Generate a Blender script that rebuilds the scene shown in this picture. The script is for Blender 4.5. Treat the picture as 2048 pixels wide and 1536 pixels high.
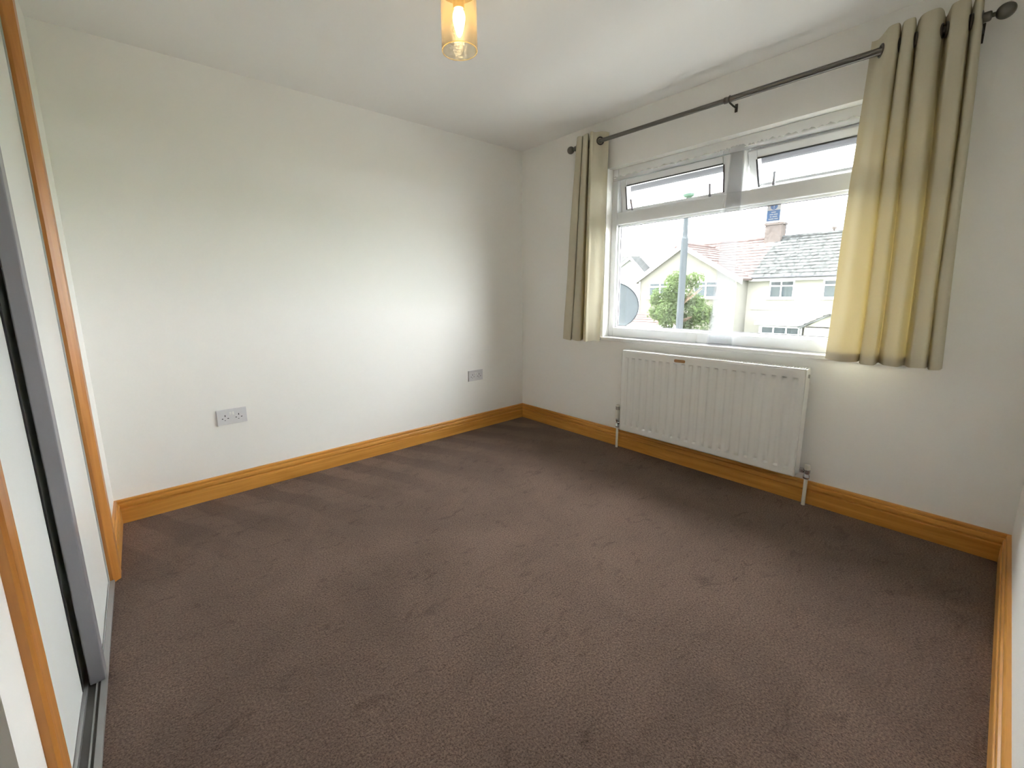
import bpy, bmesh, math, random
from mathutils import Vector, Matrix, Euler
random.seed(7)
R = math.radians
for o in list(bpy.data.objects):
    bpy.data.objects.remove(o)
scene = bpy.context.scene
col = scene.collection

# ------------------------------------------------------------------ camera
CAM = Vector((-2.5987, -2.7123, 1.1105))
AZ, PIT, ROL = R(50.4453), R(-10.2075), R(-0.8289)
fwd = Vector((math.cos(PIT)*math.cos(AZ), math.cos(PIT)*math.sin(AZ), math.sin(PIT)))
rgt = fwd.cross(Vector((0, 0, 1))).normalized()
upv = rgt.cross(fwd)
rgt, upv = rgt*math.cos(ROL)+upv*math.sin(ROL), -rgt*math.sin(ROL)+upv*math.cos(ROL)
cd = bpy.data.cameras.new('camera')
cam = bpy.data.objects.new('camera', cd)
col.objects.link(cam)
cam.matrix_world = Matrix(((rgt.x, upv.x, -fwd.x, CAM.x), (rgt.y, upv.y, -fwd.y, CAM.y),
                           (rgt.z, upv.z, -fwd.z, CAM.z), (0, 0, 0, 1)))
cd.sensor_fit = 'HORIZONTAL'
cd.sensor_width = 36
cd.lens = 847.74/2048*36
cd.shift_x = 40.7/2048
cd.shift_y = -29.3/2048
cd.clip_start = 0.02
cd.clip_end = 400
scene.camera = cam

# ------------------------------------------------------------------ sky, sun, exposure
w = bpy.data.worlds.new('sky')
scene.world = w
w.use_nodes = True
bg = w.node_tree.nodes['Background']
bg.inputs['Color'].default_value = (0.97, 0.98, 1.0, 1)      # bright hazy overcast
bg.inputs['Strength'].default_value = 1.0
sd = bpy.data.lights.new('sun', 'SUN')
sd.energy = 1.8
sd.angle = R(6)
sd.color = (1, .96, .88)
sun = bpy.data.objects.new('sun', sd)
sun.rotation_euler = Vector((.12, -.72, -.68)).to_track_quat('-Z', 'Y').to_euler()
col.objects.link(sun)
vs = scene.view_settings
vs.view_transform = 'Standard'
vs.look = 'None'
vs.gamma = 1
vs.use_curve_mapping = False
vs.exposure = 5.0
scene.cycles.use_denoising = True
scene.cycles.max_bounces = 14
scene.cycles.diffuse_bounces = 8
scene.cycles.transparent_max_bounces = 24
scene.cycles.sample_clamp_indirect = 6
scene.cycles.caustics_reflective = False
scene.cycles.caustics_refractive = False

# ------------------------------------------------------------------ helpers
ORG = {}

class MB:
    def __init__(self):
        self.v, self.f = [], []

    def add(self, verts, faces):
        n = len(self.v)
        self.v += [Vector(p) for p in verts]
        self.f += [tuple(i+n for i in q) for q in faces]
        return self

    def box(self, x0, x1, y0, y1, z0, z1):
        x0, x1 = min(x0, x1), max(x0, x1)
        y0, y1 = min(y0, y1), max(y0, y1)
        z0, z1 = min(z0, z1), max(z0, z1)
        return self.add([(x0, y0, z0), (x1, y0, z0), (x1, y1, z0), (x0, y1, z0),
                         (x0, y0, z1), (x1, y0, z1), (x1, y1, z1), (x0, y1, z1)],
                        [(0, 3, 2, 1), (4, 5, 6, 7), (0, 1, 5, 4), (1, 2, 6, 5), (2, 3, 7, 6), (3, 0, 4, 7)])

    def obox(self, c, ax, ay, az, hx, hy, hz):
        c, ax, ay, az = map(Vector, (c, ax, ay, az))
        vs_ = [c+ax*hx*i+ay*hy*j+az*hz*k for k in (-1, 1) for i, j in ((-1, -1), (1, -1), (1, 1), (-1, 1))]
        return self.add(vs_, [(0, 3, 2, 1), (4, 5, 6, 7), (0, 1, 5, 4), (1, 2, 6, 5), (2, 3, 7, 6), (3, 0, 4, 7)])

    def tube(self, pts, rad, n=12, cap=True):
        pts = [Vector(p) for p in pts]
        rads = rad if isinstance(rad, (list, tuple)) else [rad]*len(pts)
        rings, prev = [], None
        for i, p in enumerate(pts):
            t = (pts[min(i+1, len(pts)-1)]-pts[max(i-1, 0)]).normalized()
            a = prev if prev is not None else (Vector((0, 0, 1)) if abs(t.z) < .9 else Vector((1, 0, 0)))
            a = (a-t*a.dot(t)).normalized()
            prev = a
            b = t.cross(a)
            rings.append([p+(a*math.cos(2*math.pi*k/n)+b*math.sin(2*math.pi*k/n))*rads[i] for k in range(n)])
        vs_ = [q for r_ in rings for q in r_]
        fs = [(i*n+k, i*n+(k+1) % n, (i+1)*n+(k+1) % n, (i+1)*n+k) for i in range(len(pts)-1) for k in range(n)]
        if cap:
            fs += [tuple(range(n-1, -1, -1)), tuple(range((len(pts)-1)*n, len(pts)*n))]
        return self.add(vs_, fs)

    def lathe(self, prof, c=(0, 0, 0), axis='Z', n=24, cap=False):
        """prof: list of (radius, height) along the axis"""
        c = Vector(c)
        vs_ = []
        for r_, h in prof:
            for k in range(n):
                a = 2*math.pi*k/n
                p = (r_*math.cos(a), r_*math.sin(a), h)
                vs_.append(c+Vector({'Z': p, 'X': (p[2], p[0], p[1]), 'Y': (p[1], p[2], p[0])}[axis]))
        m = len(prof)
        fs = [(i*n+k, i*n+(k+1) % n, (i+1)*n+(k+1) % n, (i+1)*n+k) for i in range(m-1) for k in range(n)]
        if cap:
            fs += [tuple(range(n-1, -1, -1)), tuple(range((m-1)*n, m*n))]
        return self.add(vs_, fs)

    def sphere(self, c, r_, n=20, m=12):
        return self.lathe([(max(1e-4, r_*math.sin(math.pi*i/m)), -r_*math.cos(math.pi*i/m)) for i in range(m+1)], c, 'Z', n)

    def torus(self, c, axis, R0, r0, n=24, m=8):
        axis = Vector(axis).normalized()
        a = axis.orthogonal().normalized()
        b = axis.cross(a)
        c = Vector(c)
        vs_, fs = [], []
        for i in range(n):
            d = a*math.cos(2*math.pi*i/n)+b*math.sin(2*math.pi*i/n)
            for j in range(m):
                vs_.append(c+d*(R0+r0*math.cos(2*math.pi*j/m))+axis*r0*math.sin(2*math.pi*j/m))
        for i in range(n):
            for j in range(m):
                fs.append((i*m+j, ((i+1) % n)*m+j, ((i+1) % n)*m+(j+1) % m, i*m+(j+1) % m))
        return self.add(vs_, fs)

    def prism(self, poly, d):
        """poly: 3-D outline, d: extrusion vector"""
        n = len(poly)
        d = Vector(d)
        vs_ = [Vector(p) for p in poly]+[Vector(p)+d for p in poly]
        return self.add(vs_, [tuple(range(n-1, -1, -1)), tuple(range(n, 2*n))] +
                        [(i, (i+1) % n, n+(i+1) % n, n+i) for i in range(n)])

    def build(self, name, m, parent=None, smooth=False, bevel=0, origin=None, seg=2, fix=True):
        xs = [p.x for p in self.v]
        ys = [p.y for p in self.v]
        zs = [p.z for p in self.v]
        o0 = Vector(origin) if origin else Vector(((min(xs)+max(xs))/2, (min(ys)+max(ys))/2, min(zs)))
        me = bpy.data.meshes.new(name)
        me.from_pydata([p-o0 for p in self.v], [], self.f)
        if fix:
            b = bmesh.new()
            b.from_mesh(me)
            bmesh.ops.recalc_face_normals(b, faces=b.faces)
            b.to_mesh(me)
            b.free()
        if smooth:
            for p in me.polygons:
                p.use_smooth = True
        me.materials.append(m)
        o = bpy.data.objects.new(name, me)
        col.objects.link(o)
        ORG[o] = o0
        if parent:
            o.parent = parent
            o.location = o0-ORG[parent]
        else:
            o.location = o0
        if bevel:
            md = o.modifiers.new('bevel', 'BEVEL')
            md.width = bevel
            md.segments = seg
            md.limit_method = 'ANGLE'
            md.angle_limit = R(40)
        return o


def smooth_by_angle(o, ang=40):
    me = o.data
    for p in me.polygons:
        p.use_smooth = True
    b = bmesh.new()
    b.from_mesh(me)
    for e in b.edges:
        if len(e.link_faces) == 2 and e.calc_face_angle(0) > R(ang):
            e.smooth = False
    b.to_mesh(me)
    b.free()
    return o


def tag(o, label=None, cat=None, group=None, kind=None):
    for k, v in (('label', label), ('category', cat), ('group', group), ('kind', kind)):
        if v:
            o[k] = v
    return o


def thing(name, loc, label=None, cat=None, group=None, kind=None):
    o = bpy.data.objects.new(name, None)
    o.empty_display_size = .1
    col.objects.link(o)
    o.location = loc
    ORG[o] = Vector(loc)
    return tag(o, label, cat, group, kind)


def onx(u, v, x):
    """point of the plane X = x seen at photo pixel (u, v)"""
    d = fwd+rgt*((u-983.3)/847.74)-upv*((v-738.7)/847.74)
    return CAM+d*((x-CAM.x)/d.x)


# ------------------------------------------------------------------ materials
MATS = {}

def mat(name, color, rough=.6, metal=0, spec=.4, noise=0, nscale=8, bump=0, bscale=200, coat=0, emit=None, estr=0, stretch=(1, 1, 1), trans=0):
    m = bpy.data.materials.new(name)
    m.use_nodes = True
    nt = m.node_tree
    b = nt.nodes['Principled BSDF']
    b.inputs['Base Color'].default_value = (*color, 1)
    b.inputs['Roughness'].default_value = rough
    b.inputs['Metallic'].default_value = metal
    b.inputs['Specular IOR Level'].default_value = spec
    if coat:
        b.inputs['Coat Weight'].default_value = coat
        b.inputs['Coat Roughness'].default_value = .25
    if emit:
        b.inputs['Emission Color'].default_value = (*emit, 1)
        b.inputs['Emission Strength'].default_value = estr
    tc = nt.nodes.new('ShaderNodeTexCoord')
    mp = nt.nodes.new('ShaderNodeMapping')
    mp.inputs['Scale'].default_value = stretch
    nt.links.new(tc.outputs['Object'], mp.inputs['Vector'])
    if noise:
        n = nt.nodes.new('ShaderNodeTexNoise')
        n.inputs['Scale'].default_value = nscale
        n.inputs['Detail'].default_value = 5
        nt.links.new(mp.outputs['Vector'], n.inputs['Vector'])
        r = nt.nodes.new('ShaderNodeValToRGB')
        r.color_ramp.elements[0].position = .3
        r.color_ramp.elements[1].position = .7
        r.color_ramp.elements[0].color = (*[max(0, c*(1-noise)) for c in color], 1)
        r.color_ramp.elements[1].color = (*[min(1, c*(1+noise)) for c in color], 1)
        nt.links.new(n.outputs['Fac'], r.inputs['Fac'])
        nt.links.new(r.outputs['Color'], b.inputs['Base Color'])
    if bump:
        n2 = nt.nodes.new('ShaderNodeTexNoise')
        n2.inputs['Scale'].default_value = bscale
        n2.inputs['Detail'].default_value = 3
        nt.links.new(mp.outputs['Vector'], n2.inputs['Vector'])
        bp = nt.nodes.new('ShaderNodeBump')
        bp.inputs['Strength'].default_value = bump
        bp.inputs['Distance'].default_value = .003
        nt.links.new(n2.outputs['Fac'], bp.inputs['Height'])
        nt.links.new(bp.outputs['Normal'], b.inputs['Normal'])
    MATS[name] = m
    return m


def wood(name, along, c0, c1, rough=.35):
    m = bpy.data.materials.new(name)
    m.use_nodes = True
    nt = m.node_tree
    b = nt.nodes['Principled BSDF']
    b.inputs['Roughness'].default_value = rough
    tc = nt.nodes.new('ShaderNodeTexCoord')
    mp = nt.nodes.new('ShaderNodeMapping')
    s = [26, 26, 26]
    s['XYZ'.index(along)] = 1.3
    mp.inputs['Scale'].default_value = s
    nt.links.new(tc.outputs['Object'], mp.inputs['Vector'])
    n = nt.nodes.new('ShaderNodeTexNoise')
    n.inputs['Scale'].default_value = 1.6
    n.inputs['Detail'].default_value = 6
    n.inputs['Roughness'].default_value = .6
    n.inputs['Distortion'].default_value = .6
    nt.links.new(mp.outputs['Vector'], n.inputs['Vector'])
    r = nt.nodes.new('ShaderNodeValToRGB')
    r.color_ramp.elements[0].position = .32
    r.color_ramp.elements[1].position = .68
    r.color_ramp.elements[0].color = (*c0, 1)
    r.color_ramp.elements[1].color = (*c1, 1)
    nt.links.new(n.outputs['Fac'], r.inputs['Fac'])
    nt.links.new(r.outputs['Color'], b.inputs['Base Color'])
    bp = nt.nodes.new('ShaderNodeBump')
    bp.inputs['Strength'].default_value = .08
    bp.inputs['Distance'].default_value = .002
    nt.links.new(n.outputs['Fac'], bp.inputs['Height'])
    nt.links.new(bp.outputs['Normal'], b.inputs['Normal'])
    return m


def cloth(name, c_diff, c_trans, fac, alpha=1.0, weave=900, bump=.25):
    m = bpy.data.materials.new(name)
    m.use_nodes = True
    nt = m.node_tree
    nt.nodes.remove(nt.nodes['Principled BSDF'])
    out = nt.nodes['Material Output']
    d = nt.nodes.new('ShaderNodeBsdfDiffuse')
    d.inputs['Color'].default_value = (*c_diff, 1)
    t = nt.nodes.new('ShaderNodeBsdfTranslucent')
    t.inputs['Color'].default_value = (*c_trans, 1)
    mx = nt.nodes.new('ShaderNodeMixShader')
    mx.inputs['Fac'].default_value = fac
    nt.links.new(d.outputs[0], mx.inputs[1])
    nt.links.new(t.outputs[0], mx.inputs[2])
    if bump:
        tc = nt.nodes.new('ShaderNodeTexCoord')
        mp = nt.nodes.new('ShaderNodeMapping')
        mp.inputs['Scale'].default_value = (1, 1, .25)
        n = nt.nodes.new('ShaderNodeTexNoise')
        n.inputs['Scale'].default_value = weave
        nt.links.new(tc.outputs['Object'], mp.inputs['Vector'])
        nt.links.new(mp.outputs['Vector'], n.inputs['Vector'])
        bp = nt.nodes.new('ShaderNodeBump')
        bp.inputs['Strength'].default_value = bump
        bp.inputs['Distance'].default_value = .001
        nt.links.new(n.outputs['Fac'], bp.inputs['Height'])
        nt.links.new(bp.outputs['Normal'], d.inputs['Normal'])
    last = mx
    if alpha < 1:
        tr = nt.nodes.new('ShaderNodeBsdfTransparent')
        m2 = nt.nodes.new('ShaderNodeMixShader')
        m2.inputs['Fac'].default_value = alpha
        nt.links.new(tr.outputs[0], m2.inputs[1])
        nt.links.new(mx.outputs[0], m2.inputs[2])
        last = m2
    nt.links.new(last.outputs[0], out.inputs['Surface'])
    return m


def glass(name, tint=(.97, .985, .98), refl=.06, rough=.01, haze=0, hcol=(1, 1, 1)):
    m = bpy.data.materials.new(name)
    m.use_nodes = True
    nt = m.node_tree
    nt.nodes.remove(nt.nodes['Principled BSDF'])
    out = nt.nodes['Material Output']
    t = nt.nodes.new('ShaderNodeBsdfTransparent')
    t.inputs['Color'].default_value = (*tint, 1)
    g = nt.nodes.new('ShaderNodeBsdfGlossy')
    g.inputs['Roughness'].default_value = rough
    lw = nt.nodes.new('ShaderNodeLayerWeight')       # Schlick reflectance, the same for both faces of the sheet
    pw = nt.nodes.new('ShaderNodeMath')
    pw.operation = 'POWER'
    pw.inputs[1].default_value = 5
    fr = nt.nodes.new('ShaderNodeMath')
    fr.operation = 'MULTIPLY_ADD'
    fr.inputs[1].default_value = .9
    fr.inputs[2].default_value = refl*.6
    nt.links.new(lw.outputs['Facing'], pw.inputs[0])
    nt.links.new(pw.outputs[0], fr.inputs[0])
    mx = nt.nodes.new('ShaderNodeMixShader')
    nt.links.new(fr.outputs[0], mx.inputs['Fac'])
    nt.links.new(t.outputs[0], mx.inputs[1])
    nt.links.new(g.outputs[0], mx.inputs[2])
    last = mx
    if haze:
        tl = nt.nodes.new('ShaderNodeBsdfTranslucent')
        tl.inputs['Color'].default_value = (*hcol, 1)
        m2 = nt.nodes.new('ShaderNodeMixShader')
        m2.inputs['Fac'].default_value = haze
        nt.links.new(mx.outputs[0], m2.inputs[1])
        nt.links.new(tl.outputs[0], m2.inputs[2])
        last = m2
    nt.links.new(last.outputs[0], out.inputs['Surface'])
    return m


M_wall = mat('wall_paint', (.87, .865, .835), .55, spec=.3, bump=.05, bscale=260)
M_ceil = mat('ceiling_paint', (.88, .878, .865), .8, spec=.2, bump=.04, bscale=200)
M_wood_x = wood('oak_along_x', 'X', (.50, .215, .034), (.70, .345, .075))
M_wood_y = wood('oak_along_y', 'Y', (.50, .215, .034), (.70, .345, .075))
M_wood_z = wood('oak_along_z', 'Z', (.42, .155, .028), (.58, .25, .058))
M_upvc = mat('white_upvc', (.82, .83, .83), .3, spec=.45)
M_sill = mat('white_gloss_board', (.80, .80, .78), .25, spec=.5)
M_seal_shade = mat('black_rubber_and_shade', (.012, .012, .014), .6)
M_rad = mat('white_radiator_enamel', (.80, .80, .77), .3, spec=.5)
M_chrome = mat('chrome', (.55, .55, .56), .2, metal=1)
M_pole = mat('dark_pewter', (.16, .15, .135), .28, metal=.9)
M_bronze = mat('eyelet_metal', (.10, .09, .08), .3, metal=.85)
M_plastic = mat('white_plastic', (.66, .66, .68), .35, spec=.45)
M_rocker = mat('white_rocker', (.82, .82, .80), .3, spec=.5)
M_hole = mat('dark_hole', (.01, .01, .012), .8)
M_door = mat('white_door_panel', (.80, .82, .80), .35, spec=.45)
M_alu = mat('grey_aluminium', (.30, .30, .33), .35, metal=.35, spec=.5)
M_track = mat('track_metal', (.42, .42, .42), .35, metal=.5)
M_trackdark = mat('track_channel', (.10, .095, .09), .5)
M_pipe = mat('painted_pipe', (.78, .76, .68), .35)
M_sticker = mat('brown_sticker', (.36, .19, .07), .6, noise=.15, nscale=60)
M_curtain = cloth('cream_curtain', (.70, .655, .51), (.20, .150, .055), .25, 1, 700, .35)
M_hem = cloth('cream_curtain_hem', (.74, .68, .50), (.20, .12, .03), .3, 1, 700, .35)
M_net = cloth('sheer_net', (.87, .88, .91), (.045, .048, .053), .34, .125, 900, 0)
M_nethem = cloth('sheer_net_hem', (.92, .92, .93), (.60, .61, .63), .35, .30, 900, 0)
M_glass = glass('window_glass')


def carpet_material():
    m = bpy.data.materials.new('brown_carpet')
    m.use_nodes = True
    nt = m.node_tree
    L = nt.links.new
    b = nt.nodes['Principled BSDF']
    b.inputs['Roughness'].default_value = .95
    b.inputs['Specular IOR Level'].default_value = .1
    b.inputs['Sheen Weight'].default_value = .25
    b.inputs['Sheen Tint'].default_value = (.75, .62, .55, 1)
    tc = nt.nodes.new('ShaderNodeTexCoord')

    def noise(scale, det=3, rough=.5, dist=0, mapsc=None, rot=0):
        n = nt.nodes.new('ShaderNodeTexNoise')
        n.inputs['Scale'].default_value = scale
        n.inputs['Detail'].default_value = det
        n.inputs['Roughness'].default_value = rough
        n.inputs['Distortion'].default_value = dist
        if mapsc:
            mp = nt.nodes.new('ShaderNodeMapping')
            mp.inputs['Scale'].default_value = mapsc
            mp.inputs['Rotation'].default_value = (0, 0, rot)
            L(tc.outputs['Object'], mp.inputs['Vector'])
            L(mp.outputs['Vector'], n.inputs['Vector'])
        else:
            L(tc.outputs['Object'], n.inputs['Vector'])
        return n

    def ramp(src, p0, p1, c0=(0, 0, 0, 1), c1=(1, 1, 1, 1)):
        r = nt.nodes.new('ShaderNodeValToRGB')
        r.color_ramp.elements[0].position = p0
        r.color_ramp.elements[1].position = p1
        r.color_ramp.elements[0].color = c0
        r.color_ramp.elements[1].color = c1
        L(src, r.inputs['Fac'])
        return r

    def mix(kind, fac, a, bb):
        x = nt.nodes.new('ShaderNodeMix')
        x.data_type = 'RGBA'
        x.blend_type = kind
        if isinstance(fac, (int, float)):
            x.inputs[0].default_value = fac
        else:
            L(fac, x.inputs[0])
        L(a, x.inputs[6])
        L(bb, x.inputs[7])
        return x.outputs[2]
    fib = noise(175, 4, .75)
    base = ramp(fib.outputs['Fac'], .34, .68, (.042, .024, .018, 1), (.275, .188, .146, 1))
    blot = noise(2.2, 4, .6, .4)
    bl = ramp(blot.outputs['Fac'], .35, .65, (.80, .80, .80, 1), (1.12, 1.12, 1.12, 1))
    c = mix('MULTIPLY', 1, base.outputs[0], bl.outputs[0])
    # scuffs: short dark brushed pile
    sc_ = noise(9, 5, .65, 1.2, (1, 2.2, 1), R(35))
    sr = ramp(sc_.outputs['Fac'], .57, .66, (1, 1, 1, 1), (.62, .60, .58, 1))
    c = mix('MULTIPLY', .8, c, sr.outputs[0])
    # brushed stripes left by a vacuum cleaner, strongest beside the back wall
    sep = nt.nodes.new('ShaderNodeSeparateXYZ')
    L(tc.outputs['Object'], sep.inputs[0])
    mp = nt.nodes.new('ShaderNodeMapping')
    mp.inputs['Rotation'].default_value = (0, 0, R(-24))
    L(tc.outputs['Object'], mp.inputs['Vector'])
    wv = nt.nodes.new('ShaderNodeTexWave')
    wv.inputs['Scale'].default_value = 1.35
    wv.inputs['Distortion'].default_value = 2.2
    wv.inputs['Detail'].default_value = 3
    wv.inputs['Detail Scale'].default_value = 2
    L(mp.outputs['Vector'], wv.inputs['Vector'])
    wr = ramp(wv.outputs['Fac'], .38, .62, (.74, .73, .72, 1), (1.06, 1.06, 1.06, 1))
    mr = nt.nodes.new('ShaderNodeMapRange')
    mr.inputs['From Min'].default_value = .55
    mr.inputs['From Max'].default_value = 1.35
    L(sep.outputs['Y'], mr.inputs['Value'])
    c = mix('MULTIPLY', mr.outputs[0], c, wr.outputs[0])
    L(c, b.inputs['Base Color'])
    bp = nt.nodes.new('ShaderNodeBump')
    bp.inputs['Strength'].default_value = .9
    bp.inputs['Distance'].default_value = .006
    f2 = noise(120, 4, .75)
    ad = nt.nodes.new('ShaderNodeMath')
    ad.operation = 'ADD'
    L(fib.outputs['Fac'], ad.inputs[0])
    L(f2.outputs['Fac'], ad.inputs[1])
    L(ad.outputs[0], bp.inputs['Height'])
    L(bp.outputs['Normal'], b.inputs['Normal'])
    return m


M_carpet = carpet_material()

# ------------------------------------------------------------------ room shell
L_, W_, H_ = 2.805, 2.84, 2.248
OY0, OY1, OZ0, OZ1 = -2.46, -.845, .76, 1.935      # window opening
ALC = -4.6                                         # far end of the door alcove

S = lambda o: tag(o, kind='structure')
S(MB().box(ALC-.15, .10, -W_-.15, .15, -.12, 0).build('floor', M_carpet))
S(MB().box(ALC-.15, .30, -W_-.15, .15, H_, H_+.12).build('ceiling', M_ceil))
S(MB().box(ALC-.15, .30, 0, .15, 0, H_).build('wall_back', M_wall))
S(MB().box(ALC-.15, .30, -W_-.15, -W_, 0, H_).build('wall_right', M_wall))
m_ = MB()
m_.box(0, .145, -W_, OY0, -.12, H_)
m_.box(0, .145, OY1, 0, -.12, H_)
m_.box(0, .145, OY0, OY1, -.12, OZ0)
m_.box(0, .145, OY0, OY1, OZ1, H_)
m_.box(0, .145, -W_-.15, .15, -3.0, -.12)
S(m_.build('wall_window', M_wall))
FAR0, FAR1 = -.585, -.50          # far wardrobe post
NR0, NR1 = -1.800, -1.745           # near wardrobe post
m_ = MB()
m_.box(-L_-.07, -L_, FAR1-.03, 0, 0, H_)
m_.box(-L_-.07, -L_, -1.91, NR0+.03, 0, H_)
m_.box(-L_-.07, -L_, NR0+.03, FAR1-.03, 2.16, H_)
S(m_.build('wall_left', M_wall))
S(MB().box(ALC, -L_-.07, -1.91, -1.84, 0, H_).build('wall_alcove', M_wall))
S(MB().box(ALC-.15, ALC, -W_, 0, 0, H_).build('wall_landing', M_wall))

# skirting boards, moulded profile: (projection, height)
PROF = [(0, 0), (.022, 0), (.022, .070), (.0205, .072), (.011, .0745), (.011, .0785), (.018, .081), (.0195, .086), (.0190, .097),
        (.0175, .100), (.0095, .103), (.0095, .1065), (.0135, .109), (.0130, .116), (.010, .1205), (0, .121)]


def skirting(name, p0, p1, nrm, m0, m1, m):
    """mitred run from p0 to p1 on the floor, nrm = into the room"""
    p0, p1, nrm = Vector((*p0, 0)), Vector((*p1, 0)), Vector((*nrm, 0))
    t = (p1-p0).normalized()
    a = [p0+nrm*q+t*q*m0+Vector((0, 0, h)) for q, h in PROF]
    b = [p1+nrm*q-t*q*m1+Vector((0, 0, h)) for q, h in PROF]
    n = len(PROF)
    mb = MB().add(a+b, [(i, (i+1) % n, n+(i+1) % n, n+i) for i in range(n)]+[tuple(range(n)), tuple(range(2*n-1, n-1, -1))])
    return S(mb.build(name, m))


skirting('baseboard_back', (-L_, 0), (0, 0), (0, -1), 1, 1, M_wood_x)
skirting('baseboard_window', (0, 0), (0, -W_), (-1, 0), 1, 1, M_wood_y)
skirting('baseboard_right', (0, -W_), (ALC, -W_), (0, 1), 1, 0, M_wood_x)
skirting('baseboard_left', (-L_, FAR1), (-L_, 0), (1, 0), 0, 1, M_wood_y)
# wardrobe surround
def post(y0, y1, xf, cham):
    return MB().prism([(-L_-.016, y0, 0), (xf-cham, y0, 0), (xf, y0+cham*.9, 0), (xf, y1-.006, 0), (xf-.006, y1, 0), (-L_-.016, y1, 0)], (0, 0, 2.20))


S(post(FAR0, FAR1, -L_+.024, .022).build('trim_1', M_wood_z))
S(post(NR0, NR1, -L_+.016, .005).build('trim_2', M_wood_z))
S(MB().box(-L_-.012, -L_+.01, NR1, FAR0, 2.12, 2.20).build('trim_3', M_wood_y, bevel=.004))

# ------------------------------------------------------------------ window
FX0, FX1 = .065, .135
FB = .785                          # top of the window board
win = S(thing('window_1', (.1, -1.652, OZ0)))
IY0, IY1 = OY0+.043, OY1-.043
m_ = MB()
m_.box(FX0, FX1, OY0, IY0, FB, OZ1)
m_.box(FX0, FX1, IY1, OY1, FB, OZ1)
m_.box(FX0, FX1, IY0, IY1, FB, .85)
m_.box(FX0, FX1, IY0, IY1, 1.872, OZ1)
wf = m_.build('window_frame', M_upvc, win, bevel=.004)
MB().box(FX0, FX1, IY0, IY1, 1.567, 1.648).build('transom', M_upvc, win, bevel=.005)
MB().box(FX0, FX1, -1.690, -1.614, 1.648, 1.872).build('mullion', M_upvc, win, bevel=.005)
GX = .105
MB().box(GX, GX+.004, IY0, IY1, .85, 1.567).build('pane', M_glass, win)
m_ = MB()                          # glazing beads round the fixed pane
for a, b_ in (((IY0, IY0+.012), (.85, 1.567)), ((IY1-.012, IY1), (.85, 1.567)), ((IY0, IY1), (.85, .862)), ((IY0, IY1), (1.555, 1.567))):
    m_.box(FX0+.022, GX, a[0], a[1], b_[0], b_[1])
m_.build('glazing_bead', M_upvc, win, bevel=.002)
m_ = MB()
for a, b_ in (((IY0, IY0+.016), (.85, 1.567)), ((IY1-.016, IY1), (.85, 1.567)), ((IY0, IY1), (.85, .866)), ((IY0, IY1), (1.551, 1.567))):
    m_.box(GX-.003, GX, a[0], a[1], b_[0], b_[1])
m_.build('glazing_seal', mat('grey_gasket', (.16, .16, .18), .6), win)
m_ = MB()
m_.box(-.022, FX0+.01, OY0-.0, OY1, .762, FB)
m_.box(-.022, 0.0, OY0-.03, OY0, .762, FB)
m_.box(-.022, 0.0, OY1, OY1+.03, .762, FB)
m_.build('window_sill', M_sill, win, bevel=.006, seg=3)


def vent(y0, y1, ang, stays):
    """top-hung sash opened outwards by ang degrees, hinged at z = 1.868"""
    z1, z0 = 1.868, 1.652
    piv = Vector((.125, 0, z1))
    rot = Matrix.Rotation(R(-ang), 3, 'Y')

    def tr(mb):
        mb.v = [piv+rot @ (p-piv) for p in mb.v]
        return mb
    wd = .046
    a, b_ = .085, .140
    m = MB()
    m.box(a, b_, y0, y0+wd, z0, z1)
    m.box(a, b_, y1-wd, y1, z0, z1)
    m.box(a, b_, y0+wd, y1-wd, z0, z0+wd*.55)
    m.box(a, b_, y0+wd, y1-wd, z1-wd, z1)
    sash = tr(m).build('vent_sash', M_upvc, win, bevel=.004)
    tr(MB().box(.11, .114, y0+wd, y1-wd, z0+wd*.55, z1-wd)).build('vent_pane', M_glass, sash)
    tr(MB().box(.083, .087, y0+wd-.008, y0+wd, z0+.02, z1-wd).box(.083, .087, y1-wd, y1-wd+.008, z0+.02, z1-wd)
       .box(.083, .087, y0+wd, y1-wd, z1-wd, z1-wd+.008)).build('gasket', M_seal_shade, sash)
    for sy, tilt in stays:         # friction stay arms between sash and frame
        pb = Vector((.10, sy, 1.655))
        pt = piv+rot @ (Vector((.10, sy+tilt, 1.735))-piv)
        d = (pt-pb)
        MB().obox((pb+pt)/2, d.normalized(), Vector((0, 1, 0)), d.normalized().cross(Vector((0, 1, 0))).normalized(),
                  d.length/2, .006, .003).build('friction_stay', M_alu, sash)
    return sash


vent(-1.612, IY1-.001, 9, [(-.985, .03), (-1.50, .015)])
vent(IY0+.001, -1.692, 26, [(-1.83, .02), (-2.33, -.02)])

# sticker on the glass
st = MB().box(GX-.0012, GX-.0002, -1.876, -1.810, 1.470, 1.566).build('warning_sticker', mat('sticker_white', (.92, .92, .95), .5))
tag(st, 'small blue and white warning sticker on the window glass below the transom', 'sticker')
M_blue = mat('sticker_blue', (.20, .36, .70), .5)
MB().box(GX-.0018, GX-.0012, -1.873, -1.813, 1.473, 1.527).build('blue_panel', M_blue, st)
dsc = MB()
n_ = 28
dsc.prism([(GX-.0018, -1.843+.0165*math.cos(2*math.pi*k/n_), 1.5465+.0165*math.sin(2*math.pi*k/n_)) for k in range(n_)], (.0006, 0, 0))
dsc.build('blue_disc', M_blue, st)
M_stw = bpy.data.materials['sticker_white']
ex = MB()
ex.prism([(GX-.0024, -1.8405, 1.558), (GX-.0024, -1.8455, 1.558), (GX-.0024, -1.8445, 1.543), (GX-.0024, -1.8415, 1.543)], (.0006, 0, 0))
ex.box(GX-.0024, GX-.0018, -1.845, -1.841, 1.536, 1.540)
ex.build('exclamation_mark', M_stw, st)
tx = MB()
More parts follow.
